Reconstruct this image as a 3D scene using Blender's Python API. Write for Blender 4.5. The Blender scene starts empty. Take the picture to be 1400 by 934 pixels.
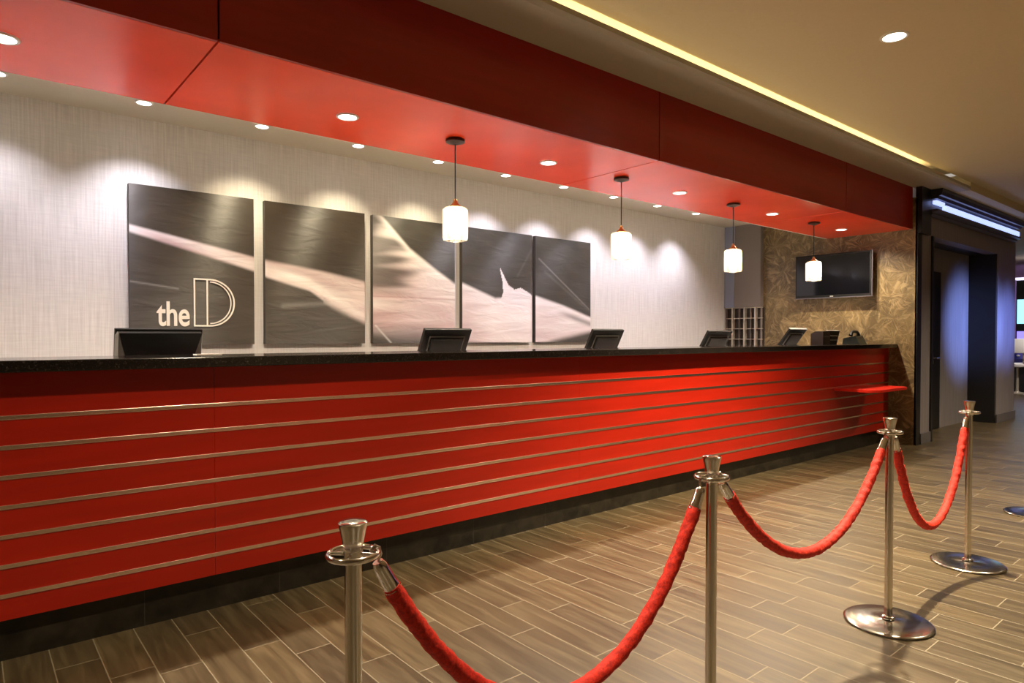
import bpy, bmesh, math, random
from mathutils import Vector, Matrix, noise
random.seed(7)
sc = bpy.context.scene
COL = sc.collection
PI = math.pi

# ------------------------------------------------------------------ materials
def newmat(name):
    m = bpy.data.materials.new(name); m.use_nodes = True
    return m, m.node_tree, m.node_tree.nodes['Principled BSDF']

def simple(name, col, rough=.5, metal=0, coat=0, spec=.5, emit=None, es=0, sheen=0, alpha=1, trans=0):
    m, nt, b = newmat(name)
    b.inputs['Base Color'].default_value = (*col, 1)
    b.inputs['Roughness'].default_value = rough
    b.inputs['Metallic'].default_value = metal
    b.inputs['Coat Weight'].default_value = coat
    b.inputs['Specular IOR Level'].default_value = spec
    b.inputs['Sheen Weight'].default_value = sheen
    b.inputs['Transmission Weight'].default_value = trans
    if emit:
        b.inputs['Emission Color'].default_value = (*emit, 1)
        b.inputs['Emission Strength'].default_value = es
    return m

def nd(nt, t, **kw):
    n = nt.nodes.new(t)
    for k, v in kw.items(): setattr(n, k, v)
    return n
def mth(nt, op, a, b=None, c=None):
    n = nd(nt, 'ShaderNodeMath', operation=op)
    for i, v in enumerate((a, b, c)):
        if v is None: continue
        if isinstance(v, (int, float)): n.inputs[i].default_value = v
        else: nt.links.new(v, n.inputs[i])
    return n.outputs[0]
def ramp(nt, fac, stops):
    r = nd(nt, 'ShaderNodeValToRGB')
    e = r.color_ramp.elements
    while len(e) < len(stops): e.new(.5)
    for i, (p, c) in enumerate(stops):
        e[i].position = p; e[i].color = (*c, 1)
    nt.links.new(fac, r.inputs[0])
    return r.outputs[0]
def noise_tex(nt, vec, scale, detail=4, rough=.5, dist=0, out=0):
    n = nd(nt, 'ShaderNodeTexNoise'); nt.links.new(vec, n.inputs['Vector'])
    n.inputs['Scale'].default_value = scale; n.inputs['Detail'].default_value = detail
    n.inputs['Roughness'].default_value = rough; n.inputs['Distortion'].default_value = dist
    return n.outputs[out]
def mapped(nt, scale=(1,1,1), rot=(0,0,0)):
    tc = nd(nt, 'ShaderNodeTexCoord'); mp = nd(nt, 'ShaderNodeMapping')
    mp.inputs['Scale'].default_value = scale; mp.inputs['Rotation'].default_value = rot
    nt.links.new(tc.outputs['Object'], mp.inputs['Vector'])
    return mp.outputs[0]
def bump(nt, b, h, strength=.2, dist=.01):
    n = nd(nt, 'ShaderNodeBump'); n.inputs['Strength'].default_value = strength; n.inputs['Distance'].default_value = dist
    nt.links.new(h, n.inputs['Height']); nt.links.new(n.outputs[0], b.inputs['Normal'])
def mix(nt, f, a, b_):
    n = nd(nt, 'ShaderNodeMix', data_type='RGBA')
    if isinstance(f, (int, float)): n.inputs[0].default_value = f
    else: nt.links.new(f, n.inputs[0])
    for i, v in ((6, a), (7, b_)):
        if isinstance(v, tuple): n.inputs[i].default_value = (*v, 1)
        else: nt.links.new(v, n.inputs[i])
    return n.outputs[2]

def m_floor():
    m, nt, b = newmat('wood_look_tile')
    tc = nd(nt, 'ShaderNodeTexCoord'); sp = nd(nt, 'ShaderNodeSeparateXYZ')
    nt.links.new(tc.outputs['Object'], sp.inputs[0])
    W, L = .1545, .62
    xs = mth(nt, 'DIVIDE', mth(nt, 'ADD', sp.outputs[0], .052), W)
    row = mth(nt, 'FLOOR', xs)
    wn = nd(nt, 'ShaderNodeTexWhiteNoise', noise_dimensions='1D'); nt.links.new(row, wn.inputs['W'])
    off = mth(nt, 'ADD', mth(nt, 'MULTIPLY', row, .37), mth(nt, 'MULTIPLY', wn.outputs['Value'], .3))
    ys = mth(nt, 'ADD', mth(nt, 'DIVIDE', sp.outputs[1], L), off)
    cell = mth(nt, 'FLOOR', ys)
    fx = mth(nt, 'MULTIPLY', mth(nt, 'FRACT', xs), W); fy = mth(nt, 'MULTIPLY', mth(nt, 'FRACT', ys), L)
    ex = mth(nt, 'MINIMUM', fx, mth(nt, 'SUBTRACT', W, fx)); ey = mth(nt, 'MINIMUM', fy, mth(nt, 'SUBTRACT', L, fy))
    e = mth(nt, 'MINIMUM', ex, ey)
    g = nd(nt, 'ShaderNodeMapRange'); nt.links.new(e, g.inputs[0])
    g.inputs[1].default_value = .0012; g.inputs[2].default_value = .0032; g.inputs[3].default_value = 1; g.inputs[4].default_value = 0
    cv = nd(nt, 'ShaderNodeCombineXYZ'); nt.links.new(row, cv.inputs[0]); nt.links.new(cell, cv.inputs[1])
    wc = nd(nt, 'ShaderNodeTexWhiteNoise', noise_dimensions='3D'); nt.links.new(cv.outputs[0], wc.inputs['Vector'])
    # grain runs along each plank
    gv = nd(nt, 'ShaderNodeCombineXYZ')
    nt.links.new(mth(nt, 'MULTIPLY', sp.outputs[0], 26), gv.inputs[0])
    nt.links.new(mth(nt, 'MULTIPLY', sp.outputs[1], 2.2), gv.inputs[1])
    nt.links.new(mth(nt, 'MULTIPLY', wc.outputs['Value'], 40), gv.inputs[2])
    n1 = noise_tex(nt, gv.outputs[0], 1, 5, .6, .6)
    grain = ramp(nt, n1, [(.28, (.042, .029, .015)), (.5, (.074, .054, .028)), (.75, (.120, .091, .050))])
    tone = ramp(nt, wc.outputs['Value'], [(0, (.74, .72, .72)), (.5, (.95, .95, .95)), (1, (1.18, 1.15, 1.1))])
    mm = nd(nt, 'ShaderNodeMix', data_type='RGBA', blend_type='MULTIPLY'); mm.inputs[0].default_value = 1
    nt.links.new(grain, mm.inputs[6]); nt.links.new(tone, mm.inputs[7])
    c = mix(nt, mth(nt, 'MULTIPLY', g.outputs[0], .6), mm.outputs[2], (.27, .225, .15))
    nt.links.new(c, b.inputs['Base Color'])
    rr = mth(nt, 'ADD', mth(nt, 'MULTIPLY', n1, .18), .27)
    nt.links.new(mth(nt, 'ADD', rr, mth(nt, 'MULTIPLY', g.outputs[0], .3)), b.inputs['Roughness'])
    bump(nt, b, mth(nt, 'SUBTRACT', mth(nt, 'MULTIPLY', n1, .25), g.outputs[0]), .25, .002)
    return m

def m_stone():
    m, nt, b = newmat('gold_brown_marble')
    v = mapped(nt)
    w = noise_tex(nt, v, 2.5, 3, .5, 0, 1)
    add = nd(nt, 'ShaderNodeVectorMath', operation='MULTIPLY_ADD')
    nt.links.new(w, add.inputs[0]); add.inputs[1].default_value = (0, .22, .22); nt.links.new(v, add.inputs[2])
    def fan(scale, freq, seed):
        mp = nd(nt, 'ShaderNodeMapping'); mp.inputs['Location'].default_value = (seed, seed, seed); nt.links.new(add.outputs[0], mp.inputs['Vector'])
        vo = nd(nt, 'ShaderNodeTexVoronoi', feature='F1'); vo.inputs['Scale'].default_value = scale
        nt.links.new(mp.outputs[0], vo.inputs['Vector'])
        df = nd(nt, 'ShaderNodeVectorMath', operation='SUBTRACT'); nt.links.new(mp.outputs[0], df.inputs[0]); nt.links.new(vo.outputs['Position'], df.inputs[1])
        sp = nd(nt, 'ShaderNodeSeparateXYZ'); nt.links.new(df.outputs[0], sp.inputs[0])
        ang = mth(nt, 'ARCTAN2', sp.outputs[1], sp.outputs[2])
        cb = nd(nt, 'ShaderNodeCombineXYZ'); nt.links.new(mth(nt, 'MULTIPLY', ang, freq), cb.inputs[0])
        sc_ = nd(nt, 'ShaderNodeSeparateColor'); nt.links.new(vo.outputs['Color'], sc_.inputs[0])
        nt.links.new(mth(nt, 'MULTIPLY', sc_.outputs[0], 30), cb.inputs[1]); nt.links.new(mth(nt, 'MULTIPLY', vo.outputs['Distance'], 2), cb.inputs[2])
        return noise_tex(nt, cb.outputs[0], 1, 3, .6, .3), vo.outputs['Distance']
    f1, d1 = fan(2.7, 4.5, 0); f2, d2 = fan(4.3, 4, 3.3)
    n = noise_tex(nt, add.outputs[0], 3, 6, .6, .6)
    base = ramp(nt, n, [(.25, (.070, .046, .020)), (.5, (.14, .096, .040)), (.75, (.25, .17, .070))])
    s1 = ramp(nt, f1, [(.50, (0, 0, 0)), (.66, (1, 1, 1))]); s2 = ramp(nt, f2, [(.52, (0, 0, 0)), (.68, (1, 1, 1))])
    dk = ramp(nt, f2, [(.28, (1, 1, 1)), (.42, (0, 0, 0))])
    c = mix(nt, mth(nt, 'MULTIPLY', s1, .5), base, (.46, .34, .17))
    c = mix(nt, mth(nt, 'MULTIPLY', s2, .4), c, (.40, .29, .14))
    c = mix(nt, mth(nt, 'MULTIPLY', dk, .5), c, (.05, .03, .014))
    nt.links.new(c, b.inputs['Base Color']); b.inputs['Roughness'].default_value = .34
    return m

def m_wallpaper():
    m, nt, b = newmat('silver_grasscloth_wallpaper')
    v = mapped(nt, (60, 60, 1.6))
    n = noise_tex(nt, v, 1.6, 4, .6)
    v2 = mapped(nt, (4, 4, 60)); n2 = noise_tex(nt, v2, 1.5, 3, .6)
    s = mth(nt, 'ADD', mth(nt, 'MULTIPLY', n, .7), mth(nt, 'MULTIPLY', n2, .3))
    c = ramp(nt, s, [(.3, (.60, .58, .565)), (.52, (.74, .72, .705)), (.7, (.86, .84, .82))])
    nt.links.new(c, b.inputs['Base Color']); b.inputs['Roughness'].default_value = .42
    bump(nt, b, s, .25, .004)
    return m

def m_red(name, col, rough):
    m, nt, b = newmat(name)
    v = mapped(nt, (1.2, 1.2, 14)); n = noise_tex(nt, v, 1.5, 3, .5)
    c = ramp(nt, n, [(.3, tuple(x*.9 for x in col)), (.7, tuple(min(1, x*1.08) for x in col))])
    nt.links.new(c, b.inputs['Base Color']); b.inputs['Roughness'].default_value = rough
    b.inputs['Specular IOR Level'].default_value = .4
    return m

def m_granite():
    m, nt, b = newmat('black_granite')
    v = mapped(nt); n = noise_tex(nt, v, 120, 3, .7)
    n2 = noise_tex(nt, v, 14, 5, .6)
    c = ramp(nt, n, [(.55, (.006, .005, .005)), (.72, (.05, .04, .035))])
    c = mix(nt, mth(nt, 'MULTIPLY', n2, .12), c, (.06, .04, .03))
    nt.links.new(c, b.inputs['Base Color']); b.inputs['Roughness'].default_value = .12
    return m

def m_toe():
    m, nt, b = newmat('dark_granite_base')
    v = mapped(nt); n = noise_tex(nt, v, 9, 6, .65)
    sp = nd(nt, 'ShaderNodeSeparateXYZ'); tc = nd(nt, 'ShaderNodeTexCoord'); nt.links.new(tc.outputs['Object'], sp.inputs[0])
    fr = mth(nt, 'FRACT', mth(nt, 'DIVIDE', sp.outputs[0], .61))
    j = mth(nt, 'LESS_THAN', fr, .005)
    c = ramp(nt, n, [(.35, (.006, .005, .004)), (.75, (.030, .024, .016))])
    c = mix(nt, mth(nt, 'MULTIPLY', j, .6), c, (.06, .05, .04))
    nt.links.new(c, b.inputs['Base Color']); b.inputs['Roughness'].default_value = .3
    return m

def m_ceiling(name, col):
    m, nt, b = newmat(name)
    v = mapped(nt); n = noise_tex(nt, v, 45, 4, .6)
    c = ramp(nt, n, [(.3, tuple(x*.96 for x in col)), (.7, col)])
    nt.links.new(c, b.inputs['Base Color']); b.inputs['Roughness'].default_value = .7
    bump(nt, b, n, .08, .003)
    return m

def m_greywall():
    m, nt, b = newmat('grey_linen_wall_panel')
    v = mapped(nt, (70, 70, 1.2)); n = noise_tex(nt, v, 1.5, 4, .6)
    c = ramp(nt, n, [(.3, (.20, .175, .19)), (.7, (.33, .295, .32))])
    nt.links.new(c, b.inputs['Base Color']); b.inputs['Roughness'].default_value = .38
    b.inputs['Metallic'].default_value = .3
    bump(nt, b, n, .15, .002)
    return m

def m_velvet():
    m, nt, b = newmat('red_velvet')
    v = mapped(nt); n = noise_tex(nt, v, 90, 4, .7)
    c = ramp(nt, n, [(.3, (.34, .003, .002)), (.7, (.85, .028, .006))])
    nt.links.new(c, b.inputs['Base Color']); b.inputs['Roughness'].default_value = .75
    b.inputs['Sheen Weight'].default_value = .6; b.inputs['Sheen Roughness'].default_value = .35
    b.inputs['Sheen Tint'].default_value = (1, .07, .02, 1)
    bump(nt, b, n, .6, .003)
    return m

def m_chrome(name, col=(.78, .74, .70), rough=.1):
    m, nt, b = newmat(name)
    v = mapped(nt, (30, 30, 400)); n = noise_tex(nt, v, 1, 2, .5)
    b.inputs['Base Color'].default_value = (*col, 1); b.inputs['Metallic'].default_value = 1
    nt.links.new(mth(nt, 'ADD', mth(nt, 'MULTIPLY', n, .08), rough), b.inputs['Roughness'])
    return m

M = dict(
    floor=m_floor(), stone=m_stone(), paper=m_wallpaper(),
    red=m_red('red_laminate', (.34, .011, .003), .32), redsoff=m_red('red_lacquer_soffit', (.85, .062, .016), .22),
    granite=m_granite(), toe=m_toe(),
    ceil=m_ceiling('tan_ceiling_paint', (.60, .50, .31)), ivory=m_ceiling('ivory_ceiling_paint', (.62, .56, .46)),
    band=m_ceiling('grey_ceiling_border_paint', (.42, .385, .31)),
    grey=m_greywall(), velvet=m_velvet(), chrome=m_chrome('polished_chrome'),
    basechrome=m_chrome('polished_base_chrome', (.50, .47, .43), .16),
    strip=m_chrome('bronze_chrome_strip', (.95, .72, .62), .20),
    black=simple('black_plastic', (.006, .0055, .005), .5, spec=.3), cheek=simple('charcoal_plastic', (.12, .115, .105), .42),
    darktrim=simple('black_painted_trim', (.008, .008, .010), .35),
    screen=simple('black_glass_screen', (.002, .002, .003), .08),
    white=simple('white_paint', (.8, .78, .74), .5), seam=simple('dark_joint', (.06, .004, .003), .6),
    seamf=simple('red_joint', (.22, .006, .004), .6),
    beige=m_ceiling('beige_paint', (.46, .40, .32)),
    cabreflect=simple('satin_metal_blue_reflection', (.30, .34, .50), .3, .2), cabbrown=simple('grey_brown_laminate', (.22, .19, .18), .4),
    rackdark=simple('dark_wood_rack', (.035, .022, .016), .5), racklight=simple('brushed_steel_rack', (.62, .56, .48), .35, .6),
    brass=simple('brass', (.45, .27, .09), .3, 1), silver=simple('silver_plastic', (.55, .54, .50), .3, .6),
    lamp=simple('lit_lamp_lens', (1, 1, 1), .5, emit=(1, .93, .80), es=14),
    lampcool=simple('lit_cool_lamp_lens', (1, 1, 1), .5, emit=(1, .97, .92), es=14),
    led=simple('blue_white_led_strip', (1, 1, 1), .5, emit=(.34, .44, 1), es=1.7),
    cove=simple('warm_cove_light_strip', (1, 1, 1), .5, emit=(1, .78, .42), es=28),
    bulb=simple('lit_pendant_diffuser', (1, .9, .7), .5, emit=(1, .80, .50), es=26),
    cyan=simple('lit_cyan_screen', (.0, .0, .0), .3, emit=(.35, .85, 1), es=1.6),
    violet=simple('lit_violet_screen', (.0, .0, .0), .3, emit=(.30, .24, 1), es=1.5),
    machwhite=simple('white_glossy_plastic', (.85, .84, .90), .3),
)
def m_shade():
    m, nt, b = newmat('clear_ribbed_glass')
    nt.nodes.remove(b)
    out = nt.nodes['Material Output']
    tr = nd(nt, 'ShaderNodeBsdfTransparent'); tr.inputs[0].default_value = (1, .95, .86, 1)
    gl = nd(nt, 'ShaderNodeBsdfGlossy'); gl.inputs['Roughness'].default_value = .08
    tl = nd(nt, 'ShaderNodeBsdfTranslucent'); tl.inputs[0].default_value = (1, .93, .80, 1)
    lw = nd(nt, 'ShaderNodeLayerWeight'); lw.inputs[0].default_value = .35
    m1 = nd(nt, 'ShaderNodeMixShader'); nt.links.new(lw.outputs['Fresnel'], m1.inputs[0]); nt.links.new(tr.outputs[0], m1.inputs[1]); nt.links.new(gl.outputs[0], m1.inputs[2])
    m2 = nd(nt, 'ShaderNodeMixShader'); m2.inputs[0].default_value = .22
    nt.links.new(m1.outputs[0], m2.inputs[1]); nt.links.new(tl.outputs[0], m2.inputs[2])
    nt.links.new(m2.outputs[0], out.inputs['Surface'])
    return m
M['shade'] = m_shade()

# ------------------------------------------------------------------ geometry helpers
def box(bm, x0, x1, y0, y1, z0, z1, bev=0):
    vs = [bm.verts.new((x, y, z)) for x in (x0, x1) for y in (y0, y1) for z in (z0, z1)]
    fs = [(0,1,3,2),(4,6,7,5),(0,4,5,1),(2,3,7,6),(0,2,6,4),(1,5,7,3)]
    faces = [bm.faces.new([vs[i] for i in f]) for f in fs]
    if bev:
        es = list({e for f in faces for e in f.edges})
        bmesh.ops.bevel(bm, geom=es, offset=bev, segments=2, profile=.5, affect='EDGES')
def lathe(bm, prof, seg=32, cx=0, cy=0, cap=True):
    rings = []
    for r, z in prof:
        rings.append([bm.verts.new((cx+r*math.cos(2*PI*i/seg), cy+r*math.sin(2*PI*i/seg), z)) for i in range(seg)])
    for a, b in zip(rings, rings[1:]):
        for i in range(seg):
            bm.faces.new((a[i], a[(i+1)%seg], b[(i+1)%seg], b[i]))
    if cap:
        bm.faces.new(list(reversed(rings[0]))); bm.faces.new(rings[-1])
def tube(bm, pts, r, seg=14, cap=True, jitter=0):
    pts = [Vector(p) for p in pts]; rings = []
    up = Vector((0, 0, 1)); prev = None
    for i, p in enumerate(pts):
        t = (pts[min(i+1, len(pts)-1)] - pts[max(i-1, 0)]).normalized()
        if prev is None:
            n = t.cross(up)
            if n.length < 1e-3: n = t.cross(Vector((1, 0, 0)))
        else: n = prev - t*prev.dot(t)
        n.normalize(); prev = n; b = t.cross(n)
        rr = r(i/(len(pts)-1)) if callable(r) else r
        ring = []
        for k in range(seg):
            a = 2*PI*k/seg
            q = p + (n*math.cos(a) + b*math.sin(a))*rr
            if jitter: q += (q-p).normalized()*jitter*noise.noise(q*55)
            ring.append(bm.verts.new(q))
        rings.append(ring)
    for a, b in zip(rings, rings[1:]):
        for k in range(seg):
            bm.faces.new((a[k], b[k], b[(k+1)%seg], a[(k+1)%seg]))
    if cap:
        bm.faces.new(rings[0]); bm.faces.new(list(reversed(rings[-1])))
def torus(bm, R, r, z, seg=40, s2=12, squash=1.0):
    rings = []
    for i in range(seg):
        a = 2*PI*i/seg
        rings.append([bm.verts.new(((R+r*math.cos(2*PI*k/s2))*math.cos(a), (R+r*math.cos(2*PI*k/s2))*math.sin(a), z+r*squash*math.sin(2*PI*k/s2))) for k in range(s2)])
    for i in range(seg):
        a, b = rings[i], rings[(i+1)%seg]
        for k in range(s2): bm.faces.new((a[k], b[k], b[(k+1)%s2], a[(k+1)%s2]))
def prism(bm, poly, axis, a, b):
    """extrude a 2D outline along axis from a to b"""
    def P(u, v, w): return {'x': (w, u, v), 'y': (u, w, v), 'z': (u, v, w)}[axis]
    lo = [bm.verts.new(P(u, v, a)) for u, v in poly]; hi = [bm.verts.new(P(u, v, b)) for u, v in poly]
    bm.faces.new(lo); bm.faces.new(list(reversed(hi)))
    n = len(poly)
    for i in range(n): bm.faces.new((lo[i], hi[i], hi[(i+1)%n], lo[(i+1)%n]))
def obj(name, bm, mat, parent=None, smooth=False, loc=None, rot=None):
    bmesh.ops.recalc_face_normals(bm, faces=bm.faces)
    me = bpy.data.meshes.new(name); bm.to_mesh(me); bm.free()
    for m in (mat if isinstance(mat, (list, tuple)) else [mat]): me.materials.append(m)
    if smooth:
        me.polygons.foreach_set('use_smooth', [True]*len(me.polygons))
        me.set_sharp_from_angle(angle=math.radians(38))
    o = bpy.data.objects.new(name, me); COL.objects.link(o)
    if parent: o.parent = parent
    if loc: o.location = loc
    if rot: o.rotation_euler = rot
    return o
def tag(o, label, cat, group=None):
    o['label'] = label; o['category'] = cat
    if group: o['group'] = group
    return o
def thing(name, label, cat, loc=(0,0,0), group=None, rz=0):
    o = bpy.data.objects.new(name, None); o.empty_display_size = .1; COL.objects.link(o)
    o.location = loc; o.rotation_euler = (0, 0, rz)
    return tag(o, label, cat, group)
def struct(name, bm, mat, label=None, parent=None, smooth=False):
    o = obj(name, bm, mat, parent, smooth)
    if parent is None:
        o['kind'] = 'structure'
        if label: o['label'] = label
    return o
def dup(o, label=None, loc=None, parent=None):
    c = o.copy(); COL.objects.link(c)
    if parent: c.parent = parent
    if label: c['label'] = label
    if loc: c.location = loc
    for ch in [x for x in bpy.data.objects if x.parent == o]: dup(ch, parent=c)
    return c
def B(): return bmesh.new()

# ------------------------------------------------------------------ room shell
CZ = 3.17; XE = 8.70; YB = 5.50
bm = B(); box(bm, -4, 26, -6, 9, -.1, 0); struct('floor', bm, M['floor'], 'brown wood-look plank tile floor')
bm = B(); box(bm, -4, 26, -6, 2.63, CZ, CZ+.1); box(bm, 9.4, 14, 2.63, 9, 3.07, CZ+.1); box(bm, 14, 26, 2.63, 9, CZ, CZ+.1)
box(bm, -4, 9.4, 2.63, 2.95, CZ+.14, CZ+.2); box(bm, -4, 9.4, 2.63, 2.64, CZ, CZ+.14); struct('ceiling', bm, M['ceil'], 'tan painted lobby ceiling')
bm = B(); box(bm, -4, XE+.3, 4.02, YB+.1, 2.90, 3.0); struct('ceiling', bm, M['ivory'], 'ivory ceiling behind the red soffit')
bm = B(); prism(bm, [(2.63, 3.115), (2.63, 3.085), (2.66, 3.07), (3.019, 3.07), (3.019, 3.095), (2.65, 3.095), (2.65, 3.115)], 'x', -4, 9.4)
struct('trim_1', bm, M['band'], 'grey ceiling border beside the red fascia')
bm = B(); box(bm, -4, XE+.1, YB, YB+.1, 0, 2.95); struct('wall_back', bm, M['paper'], 'silver grasscloth wallpaper wall behind the desk')
bm = B(); box(bm, XE, XE+.12, 2.97, YB+.1, 0, 2.95); struct('wall_right', bm, M['stone'], 'gold brown marble end wall')
bm = B(); box(bm, -4.1, -4, -6, 9, 0, 3.3); struct('wall_left', bm, M['beige'])
bm = B(); box(bm, -4, 26, -6.1, -6, 0, 3.3); struct('wall_front', bm, simple('brown_wall_paint', (.22, .17, .12), .6))
bm = B(); box(bm, 26, 26.1, -6, 9, 0, 3.3); struct('wall_far', bm, M['beige'])
bm = B(); box(bm, 12.8, 26, 8.9, 9, 0, 3.3); struct('wall_rear', bm, M['beige'])

# red soffit: hollow box of lacquered panels with open joints
S0, S1, SZ0, SZ1 = 3.02, 4.05, 2.575, 3.08
XS = [-4, -2.17, .862, 3.895, 6.93, XE]
so = bpy.data.objects.new('trim_2', None); COL.objects.link(so); so['kind'] = 'structure'; so['label'] = 'long red lacquered soffit over the reception desk'
for a, b in zip(XS, XS[1:]):
    g = .0045
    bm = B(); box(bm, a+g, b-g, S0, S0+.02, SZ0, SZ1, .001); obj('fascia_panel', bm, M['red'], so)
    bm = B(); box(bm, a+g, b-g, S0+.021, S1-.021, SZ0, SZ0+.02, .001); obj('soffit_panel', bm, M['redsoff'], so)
bm = B(); box(bm, -4, XE, S0+.022, S0+.03, SZ0+.022, SZ1); box(bm, -4, XE, S0+.022, S1-.022, SZ0+.021, SZ0+.03)
obj('joint_backing', bm, M['seam'], so)
bm = B(); box(bm, -4, XE, S1-.02, S1, SZ0, SZ1); obj('rear_panel', bm, M['ivory'], so)

# grey wall to the right of the marble wall, with its recess, door and pillar
WY = 2.97
bm = B(); box(bm, 8.83, 9.15, WY, WY+.15, 0, CZ); box(bm, 9.15, 11.89, WY, WY+.15, 2.53, CZ)
box(bm, 11.89, 12.82, WY, WY+.6, 0, CZ); struct('wall_side', bm, M['grey'], 'grey linen-textured wall with a recess')
bm = B(); box(bm, 9.15, 9.75, WY+.36, WY+.44, 0, 2.53); box(bm, 10.60, 11.89, WY+.36, WY+.44, 0, 2.53); box(bm, 9.75, 10.60, WY+.36, WY+.44, 2.2, 2.53)
struct('wall_recess', bm, M['grey'], 'grey panelled back of the recess')
bm = B(); box(bm, 9.15, 11.89, WY+.15, WY+.44, 2.53, 2.6); box(bm, 9.15, 9.17, WY+.15, WY+.36, 0, 2.53); struct('trim_3', bm, M['darktrim'])
bm = B(); box(bm, 11.855, 11.888, WY+.012, WY+.36, 0, 2.53); struct('trim_4', bm, simple('painted_shade_jamb', (.010, .008, .007), .7), 'recess jamb with its shade painted dark')  # near-black sheet paints in the shade on the recess return
bm = B(); box(bm, XE, 8.83, WY-.01, WY+.02, 0, CZ, .003); box(bm, XE-.0, 9.0, WY-.05, WY-.01, 2.52, CZ); struct('trim_5', bm, M['darktrim'], 'black trim between marble and grey wall')
bm = B(); box(bm, 9.15, 9.2, WY-.02, WY+.15, 0, 2.53); struct('trim_6', bm, M['darktrim'])
bm = B(); box(bm, 11.87, 12.84, WY-.02, WY, 0, .13, .004); box(bm, 8.83, 9.15, WY-.02, WY, 0, .13, .004); struct('baseboard_side', bm, simple('grey_baseboard', (.10, .09, .10), .35))
dr = B(); box(dr, 9.75, 10.6, WY+.34, WY+.40, .005, 2.2, .004)
d = struct('door_1', dr, M['darktrim'], 'narrow black door in the recess')
bm = B(); box(bm, 10.27, 10.31, WY+.325, WY+.34, .92, 1.07, .003); tube(bm, [(10.29, WY+.33, 1.0), (10.29, WY+.28, 1.0)], .01, 10); tube(bm, [(10.28, WY+.285, 1.0), (10.42, WY+.285, 1.0)], .011, 10)
obj('door_handle', bm, M['chrome'], d)
# stepped cornice with LED strip above the grey wall
co = thing('light_cornice', 'stepped dark cornice with a blue-white LED strip over the grey wall', 'light fixture', (8.99, WY, 2.76))
def loc_bm(fn):
    b = B(); fn(b); bmesh.ops.translate(b, verts=b.verts, vec=(-8.99, -WY, -2.76)); return b
CX0, CX1 = 8.99, 12.60
obj('crown_board', loc_bm(lambda b: (prism(b, [(WY-.012, 3.069), (WY-.012, 2.955), (WY-.11, 2.955), (WY-.13, 2.985), (WY-.155, 2.99), (WY-.17, 3.03), (WY-.17, 3.069)], 'x', CX0, CX1))), simple('dark_blue_grey_moulding', (.045, .045, .06), .35, .3), co)
obj('lower_moulding', loc_bm(lambda b: prism(b, [(WY-.012, 2.76), (WY-.012, 2.83), (WY-.12, 2.83), (WY-.12, 2.805), (WY-.07, 2.795), (WY-.07, 2.775), (WY-.03, 2.76)], 'x', CX0, CX1)), simple('grey_moulding', (.10, .10, .14), .35, .3), co)
obj('light_channel', loc_bm(lambda b: box(b, CX0, CX1, WY-.05, WY-.012, 2.83, 2.97)), M['cheek'], co)
obj('led_strip', loc_bm(lambda b: box(b, CX0+.35, CX1-.02, WY-.105, WY-.055, 2.845, 2.915, .008)), M['led'], co)
obj('led_strip', loc_bm(lambda b: box(b, CX0+.02, CX0+.30, WY-.105, WY-.055, 2.895, 2.94, .008)), M['led'], co)
# warm cove strip hidden above the grey border
bm = B(); box(bm, -3.9, 8.6, 2.91, 2.96, 3.097, 3.112); bmesh.ops.translate(bm, verts=bm.verts, vec=(-2.3, -2.935, -3.097))
tag(obj('cove_light', bm, M['cove'], loc=(2.3, 2.935, 3.097)), 'warm cove light strip tucked above the grey ceiling border', 'light strip')

# ------------------------------------------------------------------ reception counter
FY, TY = 3.27, 3.32
ct = thing('reception_counter', 'long red reception counter with seven metal strips and black base', 'counter', (0, FY, 0))
def rel(b): bmesh.ops.translate(b, verts=b.verts, vec=(0, -FY, 0)); return b
XP = [-3.97, -1.53, .90, 3.33, 5.76, XE-.005]
for a, b_ in zip(XP, XP[1:]):
    bm = B(); box(bm, a+.0004, b_-.0004, FY, FY+.03, .177, 1.158, .0008); obj('front_panel', rel(bm), M['red'], ct)
bm = B(); box(bm, -3.97, XE-.006, FY+.031, 3.64, .178, 1.157); obj('carcass', rel(bm), M['seamf'], ct)
bm = B(); box(bm, -3.97, XE-.006, TY, 3.62, 0, .177)
obj('toe_kick', rel(bm), M['toe'], ct)
for z in (.979, .861, .743, .625, .508, .391, .274):
    bm = B(); box(bm, -3.97, XE-.006, FY-.004, FY+.001, z-.009, z+.009, .0015); obj('metal_strip', rel(bm), M['strip'], ct)
# accessible shelf
def rounded(x0, x1, y0, y1, r):
    P = [(x0, y1), (x1, y1)]
    P += [(x1, y0)] if False else [(x1-r+r*math.cos(a), y0+r+r*math.sin(a)) for a in [ -i*PI/16 for i in range(0, 9)]]
    P += [(x0+r*1.6-r*1.6*math.sin(a), y0+r*1.6-r*1.6*math.cos(a)) for a in [i*PI/16 for i in range(0, 9)]]
    return P
bm = B(); prism(bm, rounded(7.25, 8.12, 2.83, FY-.001, .10), 'z', .712, .738)
obj('writing_shelf', rel(bm), m_red('red_shelf_laminate', (.62, .02, .008), .3), ct)
# black top
bm = B(); box(bm, -3.97, XE-.004, 3.17, 3.66, 1.160, 1.207, .004)
bmesh.ops.translate(bm, verts=bm.verts, vec=(-2.4, -3.4, -1.16))
tag(obj('countertop', bm, M['granite'], loc=(2.4, 3.4, 1.16)), 'polished black granite top running the length of the red counter', 'countertop')
# staff worktop behind
wk = thing('staff_worktop', 'low white staff desk behind the black granite counter top', 'desk', (2.4, 3.95, 0))
bm = B(); box(bm, -6.3, 6.25, -.28, .40, .97, 1.0, .003); obj('desk_top', bm, M['white'], wk)
bm = B(); box(bm, -6.3, 6.25, -.27, .36, .0, .968); obj('cabinet_body', bm, M['cheek'], wk)

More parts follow.
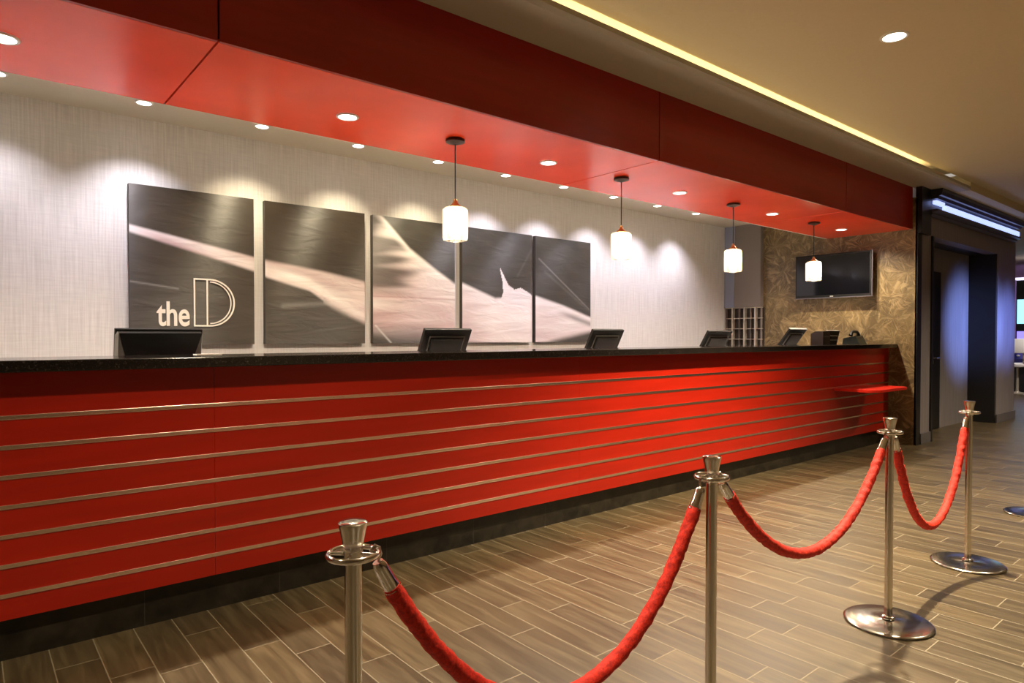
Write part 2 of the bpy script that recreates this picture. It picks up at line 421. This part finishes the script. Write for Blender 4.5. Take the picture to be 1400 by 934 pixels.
# ------------------------------------------------------------------ monitors
def monitor(label, xc, w, h, tilt, yb, zt, style='frame', group='monitors along the reception desk', rz=0, zbase=1.0):
    """monitor seen from behind; screen faces +Y (staff) and leans back towards the guests"""
    t = thing('monitor', label, 'monitor', (xc, yb+.03, zbase), group, rz)
    dep = h*math.sin(tilt); hh = h*math.cos(tilt)
    ztl = zt - zbase
    R = Matrix.Rotation(tilt, 4, 'X')       # leans top toward -Y
    T = Matrix.Translation((0, -.03, ztl-hh/2)) @ R
    b = B(); box(b, -w/2, w/2, -.012, .012, -h/2, h/2, .004); bmesh.ops.transform(b, matrix=T, verts=b.verts)
    obj('housing', b, M['black'], t)
    b = B(); box(b, -w/2+.015, w/2-.015, .0125, .015, -h/2+.015, h/2-.015); bmesh.ops.transform(b, matrix=T, verts=b.verts)
    obj('screen', b, M['screen'], t)
    if style == 'hood':
        # deep back shell: dark face narrowing downwards between two pale cheeks
        def hull(name, pts, mat):
            b = B()
            for p in pts: b.verts.new(p)
            bmesh.ops.convex_hull(b, input=list(b.verts)); bmesh.ops.transform(b, matrix=T, verts=b.verts); obj(name, b, mat, t)
        yo, yi, tz, bz = -.0125, -.052, h/2-.012, -h/2+.004
        iw, ib = w/2-.012, w/2-.085
        hull('back_shell', [(e*q[0], y, q[1]) for e in (-1, 1) for y in (yo, yi) for q in ((iw, tz), (ib, bz))], M['black'])
        for e in (-1, 1):
            hull('side_cheek', [(e*(iw+.001), yo, tz), (e*(iw+.001), yi+.004, tz-.002), (e*(ib+.001), yi+.004, bz), (e*(ib+.001), yo, bz), (e*(w/2), yo, tz-.02), (e*(w/2), yo, bz), (e*(w/2-.012), yi+.015, bz)], M['cheek'])
    else:
        m = M['silver'] if style == 'bright' else M['cheek']
        b = B(); i = .05; q = .008
        box(b, -w/2+i, w/2-i, -.020, -.0125, h/2-i-q, h/2-i); box(b, -w/2+i, -w/2+i+q, -.020, -.0125, -h/2+i, h/2-i-q); box(b, w/2-i-q, w/2-i, -.020, -.0125, -h/2+i, h/2-i-q)
        box(b, -w/2+i+q, w/2-i-q, -.020, -.0125, -h/2+i, -h/2+i+q)
        bmesh.ops.transform(b, matrix=T, verts=b.verts); obj('back_rim', b, m, t)
        b = B(); box(b, -w/2+i+.014, w/2-i-.014, -.036, -.0125, -h/2+i+.014, h/2-i-.014, .006); bmesh.ops.transform(b, matrix=T, verts=b.verts); obj('back_shell', b, M['black'], t)
        if style == 'bright':
            b = B(); box(b, -w/2, w/2, -.014, .012, h/2-.0005, h/2+.005); bmesh.ops.transform(b, matrix=T, verts=b.verts); obj('top_edge', b, M['silver'], t)
    b = B(); box(b, -.09, .09, -.03, .15, 0, .012, .003); obj('foot', b, M['black'], t)
    zc = ztl-hh/2
    b = B(); tube(b, [(0, .08, .006), (0, .07, zc*.6), (0, .01, zc)], .018, 10); obj('stand', b, M['black'], t)
    return t
monitor('black monitor with pale side cheeks at the left end of the counter', .776, .405, .29, math.radians(14), 3.80, 1.340, 'hood')
monitor('black framed monitor below the leftmost hanging pendant', 2.540, .385, .27, math.radians(28), 3.80, 1.352)
monitor('black framed monitor just right of the wall art panels', 4.15, .385, .27, math.radians(28), 3.80, 1.358)
monitor('black monitor in front of the key rack corner', 5.82, .42, .27, math.radians(30), 3.82, 1.356)
monitor('black monitor with a bright rim left of the wall television', 7.22, .38, .27, math.radians(36), 3.74, 1.385, 'bright')
monitor('small grey-backed monitor with silver rim under the wall television', 7.68, .30, .16, math.radians(12), 3.50, 1.365, 'bright', zbase=1.207)
pr = thing('receipt_printer', 'dark boxy printer beside the small silver-rimmed monitor', 'printer', (7.41, 3.50, 1.207))
b = B(); prism(b, [(-.07, 0), (.07, 0), (.07, .12), (.02, .15), (-.07, .15)], 'x', -.085, .085); obj('case', b, simple('dark_brown_plastic', (.022, .012, .012), .4), pr)
b = B(); box(b, -.06, .06, -.074, -.0705, .085, .095); obj('paper_slot', b, M['cheek'], pr)
ph = thing('telephone', 'small dark telephone at the right end of the black countertop', 'telephone', (8.17, 3.45, 1.207))
b = B(); prism(b, [(-.10, 0), (.10, 0), (.09, .07), (-.05, .10)][::-1], 'x', -.10, .10); obj('body', b, simple('dark_green_plastic', (.012, .016, .011), .4), ph)
b = B(); tube(b, [(-.10, .0, .105), (-.085, 0, .135), (-.04, 0, .15), (.04, 0, .15), (.085, 0, .135), (.10, 0, .105)], lambda u: .024 if abs(u-.5) > .35 else .017, 12); obj('handset', b, M['black'], ph, smooth=True)
b = B(); box(b, -.045, .045, -.092, -.06, .09, .096); obj('keypad', b, M['cheek'], ph, loc=(0, .03, -.01))
b = B(); box(b, -.06, .06, -.035, .035, 0, .004); tag(obj('paper_sheet', b, M['white'], loc=(.95, 3.56, 1.2072)), 'small white paper on the black countertop beside the first monitor', 'paper')

# ------------------------------------------------------------------ wall art: five stretched panels
PX = [(.928, 1.812), (1.901, 2.794), (2.875, 3.781), (3.871, 4.806), (4.859, 5.733)]
PZ0, PZ1, PY0, PY1 = 1.237, 2.408, 5.448, 5.498
TOP = [(.9, 2.115), (1.812, 1.94), (1.924, 1.919), (2.438, 1.854), (2.80, 1.79), (2.84, 2.52), (2.984, 2.394), (3.265, 2.13), (3.539, 1.96), (3.773, 1.826), (3.88, 1.835), (4.294, 1.70), (4.87, 1.745), (5.286, 1.652), (5.75, 1.52)]
BOT = [(.9, 2.067), (1.812, 1.827), (1.924, 1.78), (2.279, 1.688), (2.471, 1.568), (2.80, 1.42), (2.84, 1.32), (3.1, 1.27), (3.6, 1.26), (4.2, 1.22), (4.9, 1.20), (5.15, 1.26), (5.75, 1.36)]
SPIKE = [(4.294, 1.68), (4.37, 1.70), (4.40, 1.76), (4.395, 1.86), (4.353, 2.034), (4.425, 1.92), (4.47, 1.85), (4.554, 1.803), (4.642, 1.826), (4.752, 1.78), (4.90, 1.70), (4.7, 1.5), (4.3, 1.5)]
def lerp(P, x):
    if x <= P[0][0]: return P[0][1]
    for (a, b), (c, d) in zip(P, P[1:]):
        if x <= c: return b + (d-b)*(x-a)/(c-a)
    return P[-1][1]
def sstep(a, b, x):
    t = max(0, min(1, (x-a)/(b-a))); return t*t*(3-2*t)
def inpoly(P, x, y):
    r = False; j = len(P)-1
    for i in range(len(P)):
        if (P[i][1] > y) != (P[j][1] > y) and x < (P[j][0]-P[i][0])*(y-P[i][1])/(P[j][1]-P[i][1])+P[i][0]: r = not r
        j = i
    return r
def seg(x, y, a, b, c, d):
    dx, dy = c-a, d-b; t = max(0, min(1, ((x-a)*dx+(y-b)*dy)/(dx*dx+dy*dy)))
    return math.hypot(x-a-t*dx, y-b-t*dy)
def art(x, z):
    t, b_ = lerp(TOP, x), lerp(BOT, x)
    st = .012 if x < 1.85 else .02
    sb = .015 if x < 2.4 else .04
    if 2.84 < x < 3.85: st = .022
    m = sstep(-st, st, t-z) * sstep(-sb, sb, z-b_)
    if x < .935: m *= 1
    n = noise.noise(Vector((x*1.5+z*2.0, z*9+x*3.0, 3.1)))
    n2 = noise.noise(Vector((x*2.2, z*16, 7.7)))
    pink, wht = (.56, .40, .42), (1.0, .94, .94)
    k = .55+.6*n
    if x > 2.84:
        d = t-z                             # bright ridge just under the upper edge, dusty pink below
        k = math.exp(-max(0, d)*4.2)*1.05 + .30*n2 + .08
        if x < 3.85:
            k += .55*math.exp(-((z-1.60+.05*(x-3))/.05)**2)*sstep(3.7, 2.9, x)
            if z < 1.45: m *= 1-.75*sstep(1.46, 1.28, z)*sstep(3.75, 3.3, x)
            w = sstep(3.42, 2.95, x + .35*n2) * sstep(1.66, 1.80, z) * sstep(.0, .10, d)
            m *= 1-.86*w*(1 if z > 1.7 else .7)
            if abs(z-1.665) < .008: k -= .35
        elif x < 4.84:
            k += .45*sstep(1.75, 1.5, z)*sstep(3.9, 4.3, x)
        else:
            k += .15
            m *= 1-.65*sstep(5.1, 5.5, x)*math.exp(-((z-1.58+.25*(x-5.2))/.035)**2)
    if 4.28 < x < 4.84 and inpoly(SPIKE, x, z):
        m = max(m, .96); k = max(k, .75+.5*n)
    if x < 2.84: k = .35+.9*n + .55*math.exp(-((z-b_-.07)/.035)**2)*sstep(1.9, 2.3, x) + .5*sstep(1.2, .93, x)
    k = max(0, min(1, k))
    c = [p+(w_-p)*k for p, w_ in zip(pink, wht)]
    bg = [.040, .030, .021] if x < 2.84 else [.050, .046, .039]
    f = 1+.22*n+.12*n2
    bg = [q*f for q in bg]
    m *= .96
    c = [q+(r_-q)*m for q, r_ in zip(bg, c)]
    for L, s_, w_ in (((4.91, 2.16, 5.71, 1.62), .007, .2), ((5.0, 2.02, 5.71, 1.60), .015, .05), ((.93, 1.70, 1.25, 1.66), .006, .25), ((2.9, 1.40, 3.06, 1.24), .007, .7), ((4.60, 1.95, 4.80, 2.25), .014, .05), ((2.05, 1.555, 2.6, 1.60), .02, .14)):
        g = w_*math.exp(-(seg(x, z, *L)/s_)**2)
        c = [q+(.8-q)*g for q in c]
    return c
AR = .25
am = bpy.data.materials.new('printed_canvas'); am.use_nodes = True
nt = am.node_tree; b0 = nt.nodes['Principled BSDF']
at = nd(nt, 'ShaderNodeAttribute', attribute_name='print'); nt.links.new(at.outputs['Color'], b0.inputs['Base Color'])
b0.inputs['Roughness'].default_value = .48; b0.inputs['Specular IOR Level'].default_value = 1; b0.inputs['Anisotropic'].default_value = .9; b0.inputs['Anisotropic Rotation'].default_value = AR
tg = nd(nt, 'ShaderNodeTangent', direction_type='RADIAL', axis='Z'); nt.links.new(tg.outputs[0], b0.inputs['Tangent'])
v = mapped(nt, (1.2, 1, 5)); n = noise_tex(nt, v, 2.2, 3, .5, .8); bump(nt, b0, n, .22, .03)
names = ['leftmost dark wall panel with a thin pale streak and white lettering', 'second dark wall panel with a pale streak widening to the right',
         'third wall panel with a broad pale wedge behind the first pendant', 'fourth wall panel with a pale splash rising to a spike', 'rightmost wall panel, pale at the bottom with a fine diagonal line']
for i, (x0, x1) in enumerate(PX):
    t = thing('wall_art_panel', names[i], 'artwork', ((x0+x1)/2, PY1, PZ0), 'five abstract panels on the wallpapered wall')
    xc = (x0+x1)/2; nx, nz = 110, 140
    me = bpy.data.meshes.new('canvas')
    V = [(x0+(x1-x0)*a/nx-xc, PY0-PY1, (PZ1-PZ0)*c/nz) for c in range(nz+1) for a in range(nx+1)]
    F = [(c*(nx+1)+a, c*(nx+1)+a+1, (c+1)*(nx+1)+a+1, (c+1)*(nx+1)+a) for c in range(nz) for a in range(nx)]
    me.from_pydata(V, [], F); ca = me.color_attributes.new('print', 'FLOAT_COLOR', 'POINT')
    vals = []
    for c in range(nz+1):
        for a in range(nx+1):
            vals += [*[max(0, q) for q in art(x0+(x1-x0)*a/nx, PZ0+(PZ1-PZ0)*c/nz)], 1]
    ca.data.foreach_set('color', vals); me.materials.append(am)
    o = bpy.data.objects.new('canvas', me); COL.objects.link(o); o.parent = t
    b = B(); w = (x1-x0)/2; box(b, -w, w, PY0-PY1+.0005, -.001, 0, PZ1-PZ0); obj('stretcher', b, simple('canvas_edge', (.055, .045, .038), .6), t)
    if i == 0:
        lm = simple('cream_lettering', (.92, .86, .74), .45)
        # capital letter drawn as a double outline
        b = B(); yy0, yy1 = PY0-PY1-.004, PY0-PY1-.0005
        def q(poly): prism(b, [(px-xc, pz-PZ0) for px, pz in poly], 'y', yy0, yy1)
        L, Rr, Z0, Z1, th = 1.356, 1.660, 1.376, 1.746, .0115
        q([(L, Z0), (L+th, Z0), (L+th, Z1), (L, Z1)])
        xi = 1.448
        q([(xi, Z0+th), (xi+th, Z0+th), (xi+th, Z1-th), (xi, Z1-th)])
        H2 = (Z1-Z0)/2; zc = (Z0+Z1)/2
        xa = 1.475
        q([(L+th, Z1-th), (xa, Z1-th), (xa, Z1), (L+th, Z1)]); q([(L+th, Z0), (xa, Z0), (xa, Z0+th), (L+th, Z0+th)])
        def arc(ro_x, ro_z, t1, N=30):
            for k in range(N):
                a0, a1 = -PI/2+PI*k/N, -PI/2+PI*(k+1)/N
                q([(xa+ro_x*math.cos(a0), zc+ro_z*math.sin(a0)), (xa+ro_x*math.cos(a1), zc+ro_z*math.sin(a1)),
                   (xa+(ro_x-t1)*math.cos(a1), zc+(ro_z-t1)*math.sin(a1)), (xa+(ro_x-t1)*math.cos(a0), zc+(ro_z-t1)*math.sin(a0))])
        arc(Rr-xa, H2, th); arc(Rr-xa-.026, H2-.020, .0085)
        obj('lettering', b, lm, t)
        cu = bpy.data.curves.new('the', 'FONT'); cu.body = 'the'; cu.size = .235; cu.offset = .0042; cu.extrude = .0015; cu.space_character = .98
        to = bpy.data.objects.new('tmp', cu); COL.objects.link(to)
        bpy.context.view_layer.update()
        me2 = bpy.data.meshes.new_from_object(to.evaluated_get(bpy.context.evaluated_depsgraph_get()))
        bpy.data.objects.remove(to)
        xs = [v_.co.x for v_ in me2.vertices]; ys = [v_.co.y for v_ in me2.vertices]
        sx = (1.327-1.100)/(max(xs)-min(xs)); sz = (1.562-1.376)/(max(ys)-min(ys)); mx, my = min(xs), min(ys)
        for v_ in me2.vertices:
            v_.co = ((v_.co.x-mx)*sx+1.100-xc, PY0-PY1-.0025+v_.co.z, (v_.co.y-my)*sz+1.376-PZ0)
        me2.materials.clear(); me2.materials.append(lm)
        o2 = bpy.data.objects.new('lettering', me2); COL.objects.link(o2); o2.parent = t

# ------------------------------------------------------------------ television
tv = thing('television', 'black flat television mounted on the gold brown marble wall', 'television', (XE, 3.915, 1.80))
b = B(); box(b, -.115, -.07, -.48, .48, 0, .565, .006); obj('bezel', b, M['black'], tv)
b = B(); box(b, -.1165, -.1152, -.462, .462, .035, .548); obj('screen', b, M['screen'], tv)
b = B(); box(b, -.069, -.001, -.15, .15, .15, .42); obj('wall_bracket', b, M['cheek'], tv)
b = B(); box(b, -.118, -.1155, -.49, .49, -.006, .004); box(b, -.118, -.1155, -.495, -.485, -.006, .57); obj('edge_trim', b, simple('grey_bezel_edge', (.14, .13, .15), .3, .5), tv)
b = B(); box(b, -.119, -.1158, -.02, .02, .010, .022); obj('badge', b, M['silver'], tv)

# ------------------------------------------------------------------ corner cabinet and rack
cb = thing('wall_cabinet', 'grey upper cabinet with a painted blue reflection in the corner by the marble wall', 'cabinet', (XE, 5.2, 1.72))
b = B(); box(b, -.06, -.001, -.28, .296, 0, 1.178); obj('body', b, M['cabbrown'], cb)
b = B(); box(b, -.08, -.061, .135, .294, 0, 1.176, .002); obj('door', b, M['cabreflect'], cb)  # blue of this door is a reflection put into the colour
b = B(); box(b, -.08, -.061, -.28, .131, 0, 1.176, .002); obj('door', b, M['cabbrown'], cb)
rk = thing('key_rack', 'dark pigeonhole rack with pale uprights under the corner cabinet', 'rack', (XE, 5.2, .95))
b = B(); box(b, -.02, -.001, -.30, .29, 0, .765); obj('back_board', b, M['rackdark'], rk)
for y in (.16, -.03, -.20):
    b = B(); box(b, -.085, -.021, y-.011, y+.011, 0, .765, .002); obj('upright', b, M['racklight'], rk)
for y in (.275, .065, -.115, -.275):
    b = B(); box(b, -.060, -.021, y-.004, y+.004, 0, .765); obj('divider', b, M['cabbrown'], rk)
for k in range(6):
    z = .01+k*.150
    b = B(); box(b, -.07, -.0215, -.29, .285, z-.004, z+.004); obj('rail', b, M['racklight'], rk)

# ------------------------------------------------------------------ lights
LK = 2.2
def spot(loc, e, col, size=90, blend=.5, rad=.04, aim=None, parent=None):
    l = bpy.data.lights.new('spot', 'SPOT'); l.energy = e*LK; l.color = col; l.spot_size = math.radians(size); l.spot_blend = blend; l.shadow_soft_size = rad
    o = bpy.data.objects.new('lamp_glow', l); COL.objects.link(o); o.location = loc
    if aim:
        o.rotation_euler = (Vector(aim)-Vector(loc)).to_track_quat('-Z', 'Y').to_euler()
    if parent:
        o.parent = parent
    return o
def make_down(name, r, mat, label, group, loc):
    t = thing(name, label, 'ceiling light', loc, group)
    b = B(); lathe(b, [(r*.80, -.001), (r*.82, -.008), (r*1.0, -.008), (r*1.04, -.004), (r*1.04, -.0005)], 32, cap=False); obj('trim_ring', b, M['white'], t, True)
    b = B(); lathe(b, [(r*.82, -.0045), (r*.5, -.004), (r*.1, -.0035)], 28); obj('lens', b, mat, t, True)
    return t
def place_down(src, label, loc, first=[None]):
    return dup(src, label, loc)
# soffit downlights
SW = (1, .86, .68)
proto = None
pl_ = ['at the far left of the red soffit', 'second from the left in the red soffit', 'between the two left pendants', 'between the second and third pendants', 'between the two right pendants', 'at the far right end of the red soffit']
for k in range(-2, 6):
    x = .14+1.585*k
    lab = 'small round downlight ' + (pl_[k] if k >= 0 else 'in the red soffit beyond the left edge')
    loc = (x, 3.57, SZ0)
    if k < 0: continue
    if proto is None: proto = make_down('soffit_downlight', .062, M['lampcool'], lab, 'downlights in the red soffit', loc)
    else: dup(proto, lab, loc)
    spot((x, 3.57, SZ0-.03), 75, SW, 150, .8, .04, parent=None)
spot((-1.45, 3.57, SZ0-.03), 75, SW, 150, .8, .04)
# rear wall washers
proto = None
near = ['above the left end wall', 'above the left edge of the leftmost art panel', 'above the gap between the first two art panels', 'above the gap between the second and third art panels',
        'above the third art panel', 'above the gap beside the fourth art panel', 'above the fifth art panel', 'above the bare wall right of the art', 'above the bare wall near the cabinet', 'above the corner cabinet']
for k in range(-1, 9):
    x = .966+.797*k
    lab = 'small recessed wall-washer downlight ' + near[k+1]; loc = (x, 5.10, 2.90)
    if proto is None: proto = make_down('wall_washer', .055, M['lampcool'], lab, 'wall washers behind the red soffit', loc)
    else: dup(proto, lab, loc)
    spot((x, 5.10, 2.87), (20 if k < 0 else 36), ((.95, .90, 1) if k < 1 else (1, .84, .56) if k < 4 else (.93, .87, 1)), 105, 1, .03, aim=(x, 5.18, 1.9))
# lobby ceiling downlight and fill lamps
proto = make_down('ceiling_downlight', .078, M['lamp'], 'bright round recessed downlight in the tan lobby ceiling', 'recessed downlights in the lobby ceiling', (4.48, 1.67, CZ))
CW = (1, .83, .56)
spot((4.48, 1.67, CZ-.03), 620, CW, 110, .7, .045)
for x, y, e in ((1.4, 1.3, 150), (5.95, .55, 90), (-1.6, 1.3, 110), (9.7, .8, 220), (2.6, -2.6, 190), (6.5, -3.0, 190), (12, .2, 260), (-1, -3, 140), (4.5, -4.6, 240), (9.5, -3.5, 260)):  # unseen lamps, mostly added to fill the rest of the room
    spot((x, y, CZ-.03), e, CW, 125, .8, .06)
# pendants
proto = None
pn = ['leftmost of the hanging glass pendants, in front of the third art panel', 'second glass pendant, hanging in front of the bare wallpaper', 'third glass pendant, amber glow, in front of the corner cabinet', 'rightmost glass pendant, hanging in front of the television']
for i in range(4):
    x = 2.46+1.62*i; loc = (x, 3.54, SZ0)
    if proto is None:
        t = proto = thing('pendant_lamp', pn[0], 'pendant lamp', loc, 'glass pendants over the counter')
        b = B(); lathe(b, [(.052, 0), (.062, -.006), (.062, -.020), (.030, -.030), (.010, -.036)], 28); obj('canopy', b, simple('bronze_canopy', (.05, .025, .018), .35, .6), t, True)
        b = B(); tube(b, [(0, 0, -.03), (0, 0, -.395)], .0035, 8); obj('cord', b, M['black'], t)
        b = B(); lathe(b, [(.010, -.385), (.014, -.405), (.024, -.418), (.042, -.434), (.042, -.440)], 24); obj('lamp_holder', b, M['brass'], t, True)
        b = B()
        prof = [(.040, -.438), (.066, -.442), (.080, -.455), (.083, -.475)]
        for k in range(9): prof += [(.083, -.482-k*.017), (.0815, -.490-k*.017)]
        prof += [(.083, -.636), (.078, -.650), (.066, -.655), (.066, -.652)]
        lathe(b, prof, 36, cap=False); obj('glass_shade', b, M['shade'], t, True)
        b = B(); lathe(b, [(.018, -.442), (.030, -.455), (.040, -.48), (.042, -.53), (.040, -.60), (.028, -.625), (.010, -.632)], 28); obj('diffuser', b, M['bulb'], t, True)
    else: dup(proto, pn[i], loc)

# blue light thrown on the grey wall by the gaming floor
spot((11.0, -1.5, 1.7), 1500, (.25, .38, 1), 22, 1, .15, aim=(11.55, 3.3, 1.45))
spot((12.9, .2, 1.8), 450, (.22, .32, 1), 30, 1, .15, aim=(12.4, 3.0, 1.45))

# ------------------------------------------------------------------ stanchions and ropes
def make_stanchion(label, x, y):
    t = thing('stanchion', label, 'stanchion', (x, y, 0), 'chrome rope stanchions on the plank floor')
    b = B(); lathe(b, [(.170, 0), (.180, .003), (.182, .009), (.177, .0125), (.172, .014), (.10, .0155), (.03, .018), (.02, .023)], 56); obj('base', b, M['basechrome'], t, True)
    b = B(); lathe(b, [(.026, .022), (.028, .026), (.026, .032), (.019, .036)], 32); obj('collar', b, M['chrome'], t, True)
    b = B(); lathe(b, [(.0168, .030), (.0168, .862)], 32); obj('pole', b, M['chrome'], t, True)
    b = B(); lathe(b, [(.018, .850), (.019, .857), (.0195, .88), (.0215, .895), (.026, .918), (.0285, .927), (.0285, .931), (.025, .933), (.010, .9335)], 36); obj('cap', b, M['chrome'], t, True)
    b = B(); torus(b, .049, .0045, .868, 44, 12, 1.4); obj('ring', b, M['chrome'], t, True)
    for k in range(4):
        a = PI/4+k*PI/2
        b = B(); tube(b, [(.017*math.cos(a), .017*math.sin(a), .868), (.047*math.cos(a), .047*math.sin(a), .868)], lambda u: .0035+.004*math.exp(-((u-.45)/.2)**2), 10); obj('spoke', b, M['chrome'], t, True)
    return t
ST = [(.590, 1.205, 'chrome stanchion nearest the camera, lower left of the rope line'), (1.765, 1.165, 'second chrome stanchion from the left, in front of the counter'),
      (3.215, 1.20, 'third chrome stanchion, its round base in full view'), (4.40, 1.225, 'fourth chrome stanchion, at the right end of the red ropes'),
      (6.0, 1.26, 'chrome stanchion cut off by the right edge, only its base showing')]
p0 = make_stanchion(ST[0][2], ST[0][0], ST[0][1])
for x, y, l in ST[1:]: dup(p0, l, (x, y, 0))

def rope(a, b_, low, label, flat=1.0):
    A, Bv = Vector((a[0], a[1], .862)), Vector((b_[0], b_[1], .862))
    dr = (Bv-A).normalized(); off = .049
    P0 = A+dr*off; P1 = Bv-dr*off; P0.z = P1.z = .850
    span = (P1-P0).length; sag = P0.z-low
    # catenary z = c cosh(s/c)
    lo, hi = .05, 5
    for _ in range(60):
        c = (lo+hi)/2
        if c*(math.cosh(span/2/c)-1) > sag: lo = c
        else: hi = c
    N = 120
    raw = [P0.lerp(P1, i/N) for i in range(N+1)]
    for i, p in enumerate(raw):
        s = (i/N-.5)*span; p.z = low + c*(math.cosh(s/c)-1)
    # resample by length
    L = [0]
    for p, q_ in zip(raw, raw[1:]): L.append(L[-1]+(q_-p).length)
    tot = L[-1]
    def at_len(s):
        for i in range(len(L)-1):
            if L[i+1] >= s: return raw[i].lerp(raw[i+1], (s-L[i])/(L[i+1]-L[i]+1e-9))
        return raw[-1]
    mid = (P0+P1)/2; mid.z = 0
    t = thing('velvet_rope', label, 'rope', tuple(mid), 'red velvet barrier ropes')
    def sub(s0, s1, n): return [at_len(s0+(s1-s0)*i/n)-mid for i in range(n+1)]
    b = B(); tube(b, sub(.074, tot-.074, 150), .0195, 18, jitter=.0035); obj('rope', b, M['velvet'], t, True)
    for e in (0, 1):
        g = (lambda s: s) if e == 0 else (lambda s: tot-s)
        pts = [at_len(g(.010+.070*i/8))-mid for i in range(9)]
        b = B(); tube(b, pts, lambda u: .011 if u < .08 else (.0145+.003*u if u < .95 else .0195), 20); s_ = obj('end_sleeve', b, M['chrome'], t, True)
        hp = at_len(g(.016))-mid; top = (P0 if e == 0 else P1)-mid
        d2 = dr*(1 if e == 0 else -1)
        b = B(); pts = [hp, hp+Vector((0, 0, .012)), top+d2*.011+Vector((0, 0, .006)), top+d2*.008+Vector((0, 0, .020)), top-d2*.002+Vector((0, 0, .026)), top-d2*.010+Vector((0, 0, .019)), top-d2*.011+Vector((0, 0, .006))]
        tube(b, pts, .0034, 10); obj('hook', b, M['chrome'], s_, True)
    return t
rope(ST[0], ST[1], .395, 'red velvet rope between the two nearest stanchions, dipping below the frame')
rope(ST[1], ST[2], .490, 'red velvet rope between the second and third stanchions')
rope(ST[2], ST[3], .335, 'red velvet rope between the third and fourth stanchions')

# ------------------------------------------------------------------ gaming floor beyond the pillar
sm = thing('slot_machine', 'lit slot machine beyond the grey pillar at the right edge', 'slot machine', (19.3, 4.10, 0))
b = B(); box(b, -.30, .40, -.36, .34, 0, .62, .01); obj('cabinet', b, M['darktrim'], sm)
b = B(); prism(b, [(-.45, .62), (-.45, .78), (-.10, .95), (.40, .95), (.40, .62)], 'y', -.36, .34); obj('button_deck', b, simple('deep_blue_plastic', (.02, .02, .15), .3), sm)
b = B(); box(b, -.05, .38, -.36, .34, .95, 2.63, .01); obj('upper_cabinet', b, M['darktrim'], sm)
b = B(); box(b, -.08, -.052, -.31, .31, 1.60, 2.17); obj('upper_screen', b, M['cyan'], sm)
b = B(); box(b, -.08, -.052, -.31, .31, 1.02, 1.42); obj('lower_screen', b, M['violet'], sm)
b = B(); box(b, -.10, .40, -.38, .36, 2.635, 2.69, .01); obj('topper', b, simple('lit_topper', (1, 1, 1), .4, emit=(.8, .75, 1), es=1.5), sm)
for k in range(4):
    b = B(); lathe(b, [(.035, 0), (.035, .03), (.01, .04)], 14); obj('button', b, M['machwhite'], sm, loc=(-.33, .22-k*.13, .835))
st_ = thing('gaming_stool', 'pale padded stool in front of the lit slot machine', 'stool', (18.4, 4.20, 0))
b = B(); lathe(b, [(.20, 0), (.20, .02), (.05, .04), (.03, .06)], 28); obj('base', b, M['racklight'], st_, True)
b = B(); tube(b, [(0, 0, .05), (0, 0, .60)], .03, 14); obj('post', b, M['racklight'], st_)
b = B(); lathe(b, [(.14, .60), (.20, .62), (.21, .67), (.18, .70), (.05, .71)], 28); obj('seat', b, M['machwhite'], st_, True)
b = B()
for s in (-1, 1): tube(b, [(-.12, s*.14, .65), (-.2, s*.15, .80), (-.21, s*.15, 1.0)], .013, 8)
obj('back_frame', b, M['racklight'], st_)
b = B(); box(b, -.25, -.19, -.19, .19, .92, 1.25, .02); obj('backrest', b, M['machwhite'], st_, True)
spot((20.5, 2.5, 2.9), 500, (.42, .28, 1), 120, 1, .2, aim=(25.9, 4.6, 2.6))
spot((17.0, 3.0, 3.1), 160, (1, .88, .75), 120, .8, .1)

# ------------------------------------------------------------------ world, camera, view
w = bpy.data.worlds.new('room_air'); sc.world = w; w.use_nodes = True
w.node_tree.nodes['Background'].inputs[0].default_value = (.9, .8, .7, 1); w.node_tree.nodes['Background'].inputs[1].default_value = .5
cam = bpy.data.cameras.new('camera'); co_ = bpy.data.objects.new('camera', cam); COL.objects.link(co_)
F = 903.0; cam.sensor_width = 36; cam.lens = 36*F/1400
tilt = math.radians(1.0)
co_.location = (0, 0, 1.3); co_.rotation_euler = (PI/2-tilt, 0, -math.atan2(903, 1088))
cam.shift_y = (F*math.tan(tilt)-7)/1400
cam.clip_end = 100
sc.camera = co_
sc.view_settings.view_transform = 'Standard'; sc.view_settings.look = 'None'; sc.view_settings.gamma = 1; sc.view_settings.exposure = 0
sc.view_settings.use_curve_mapping = False
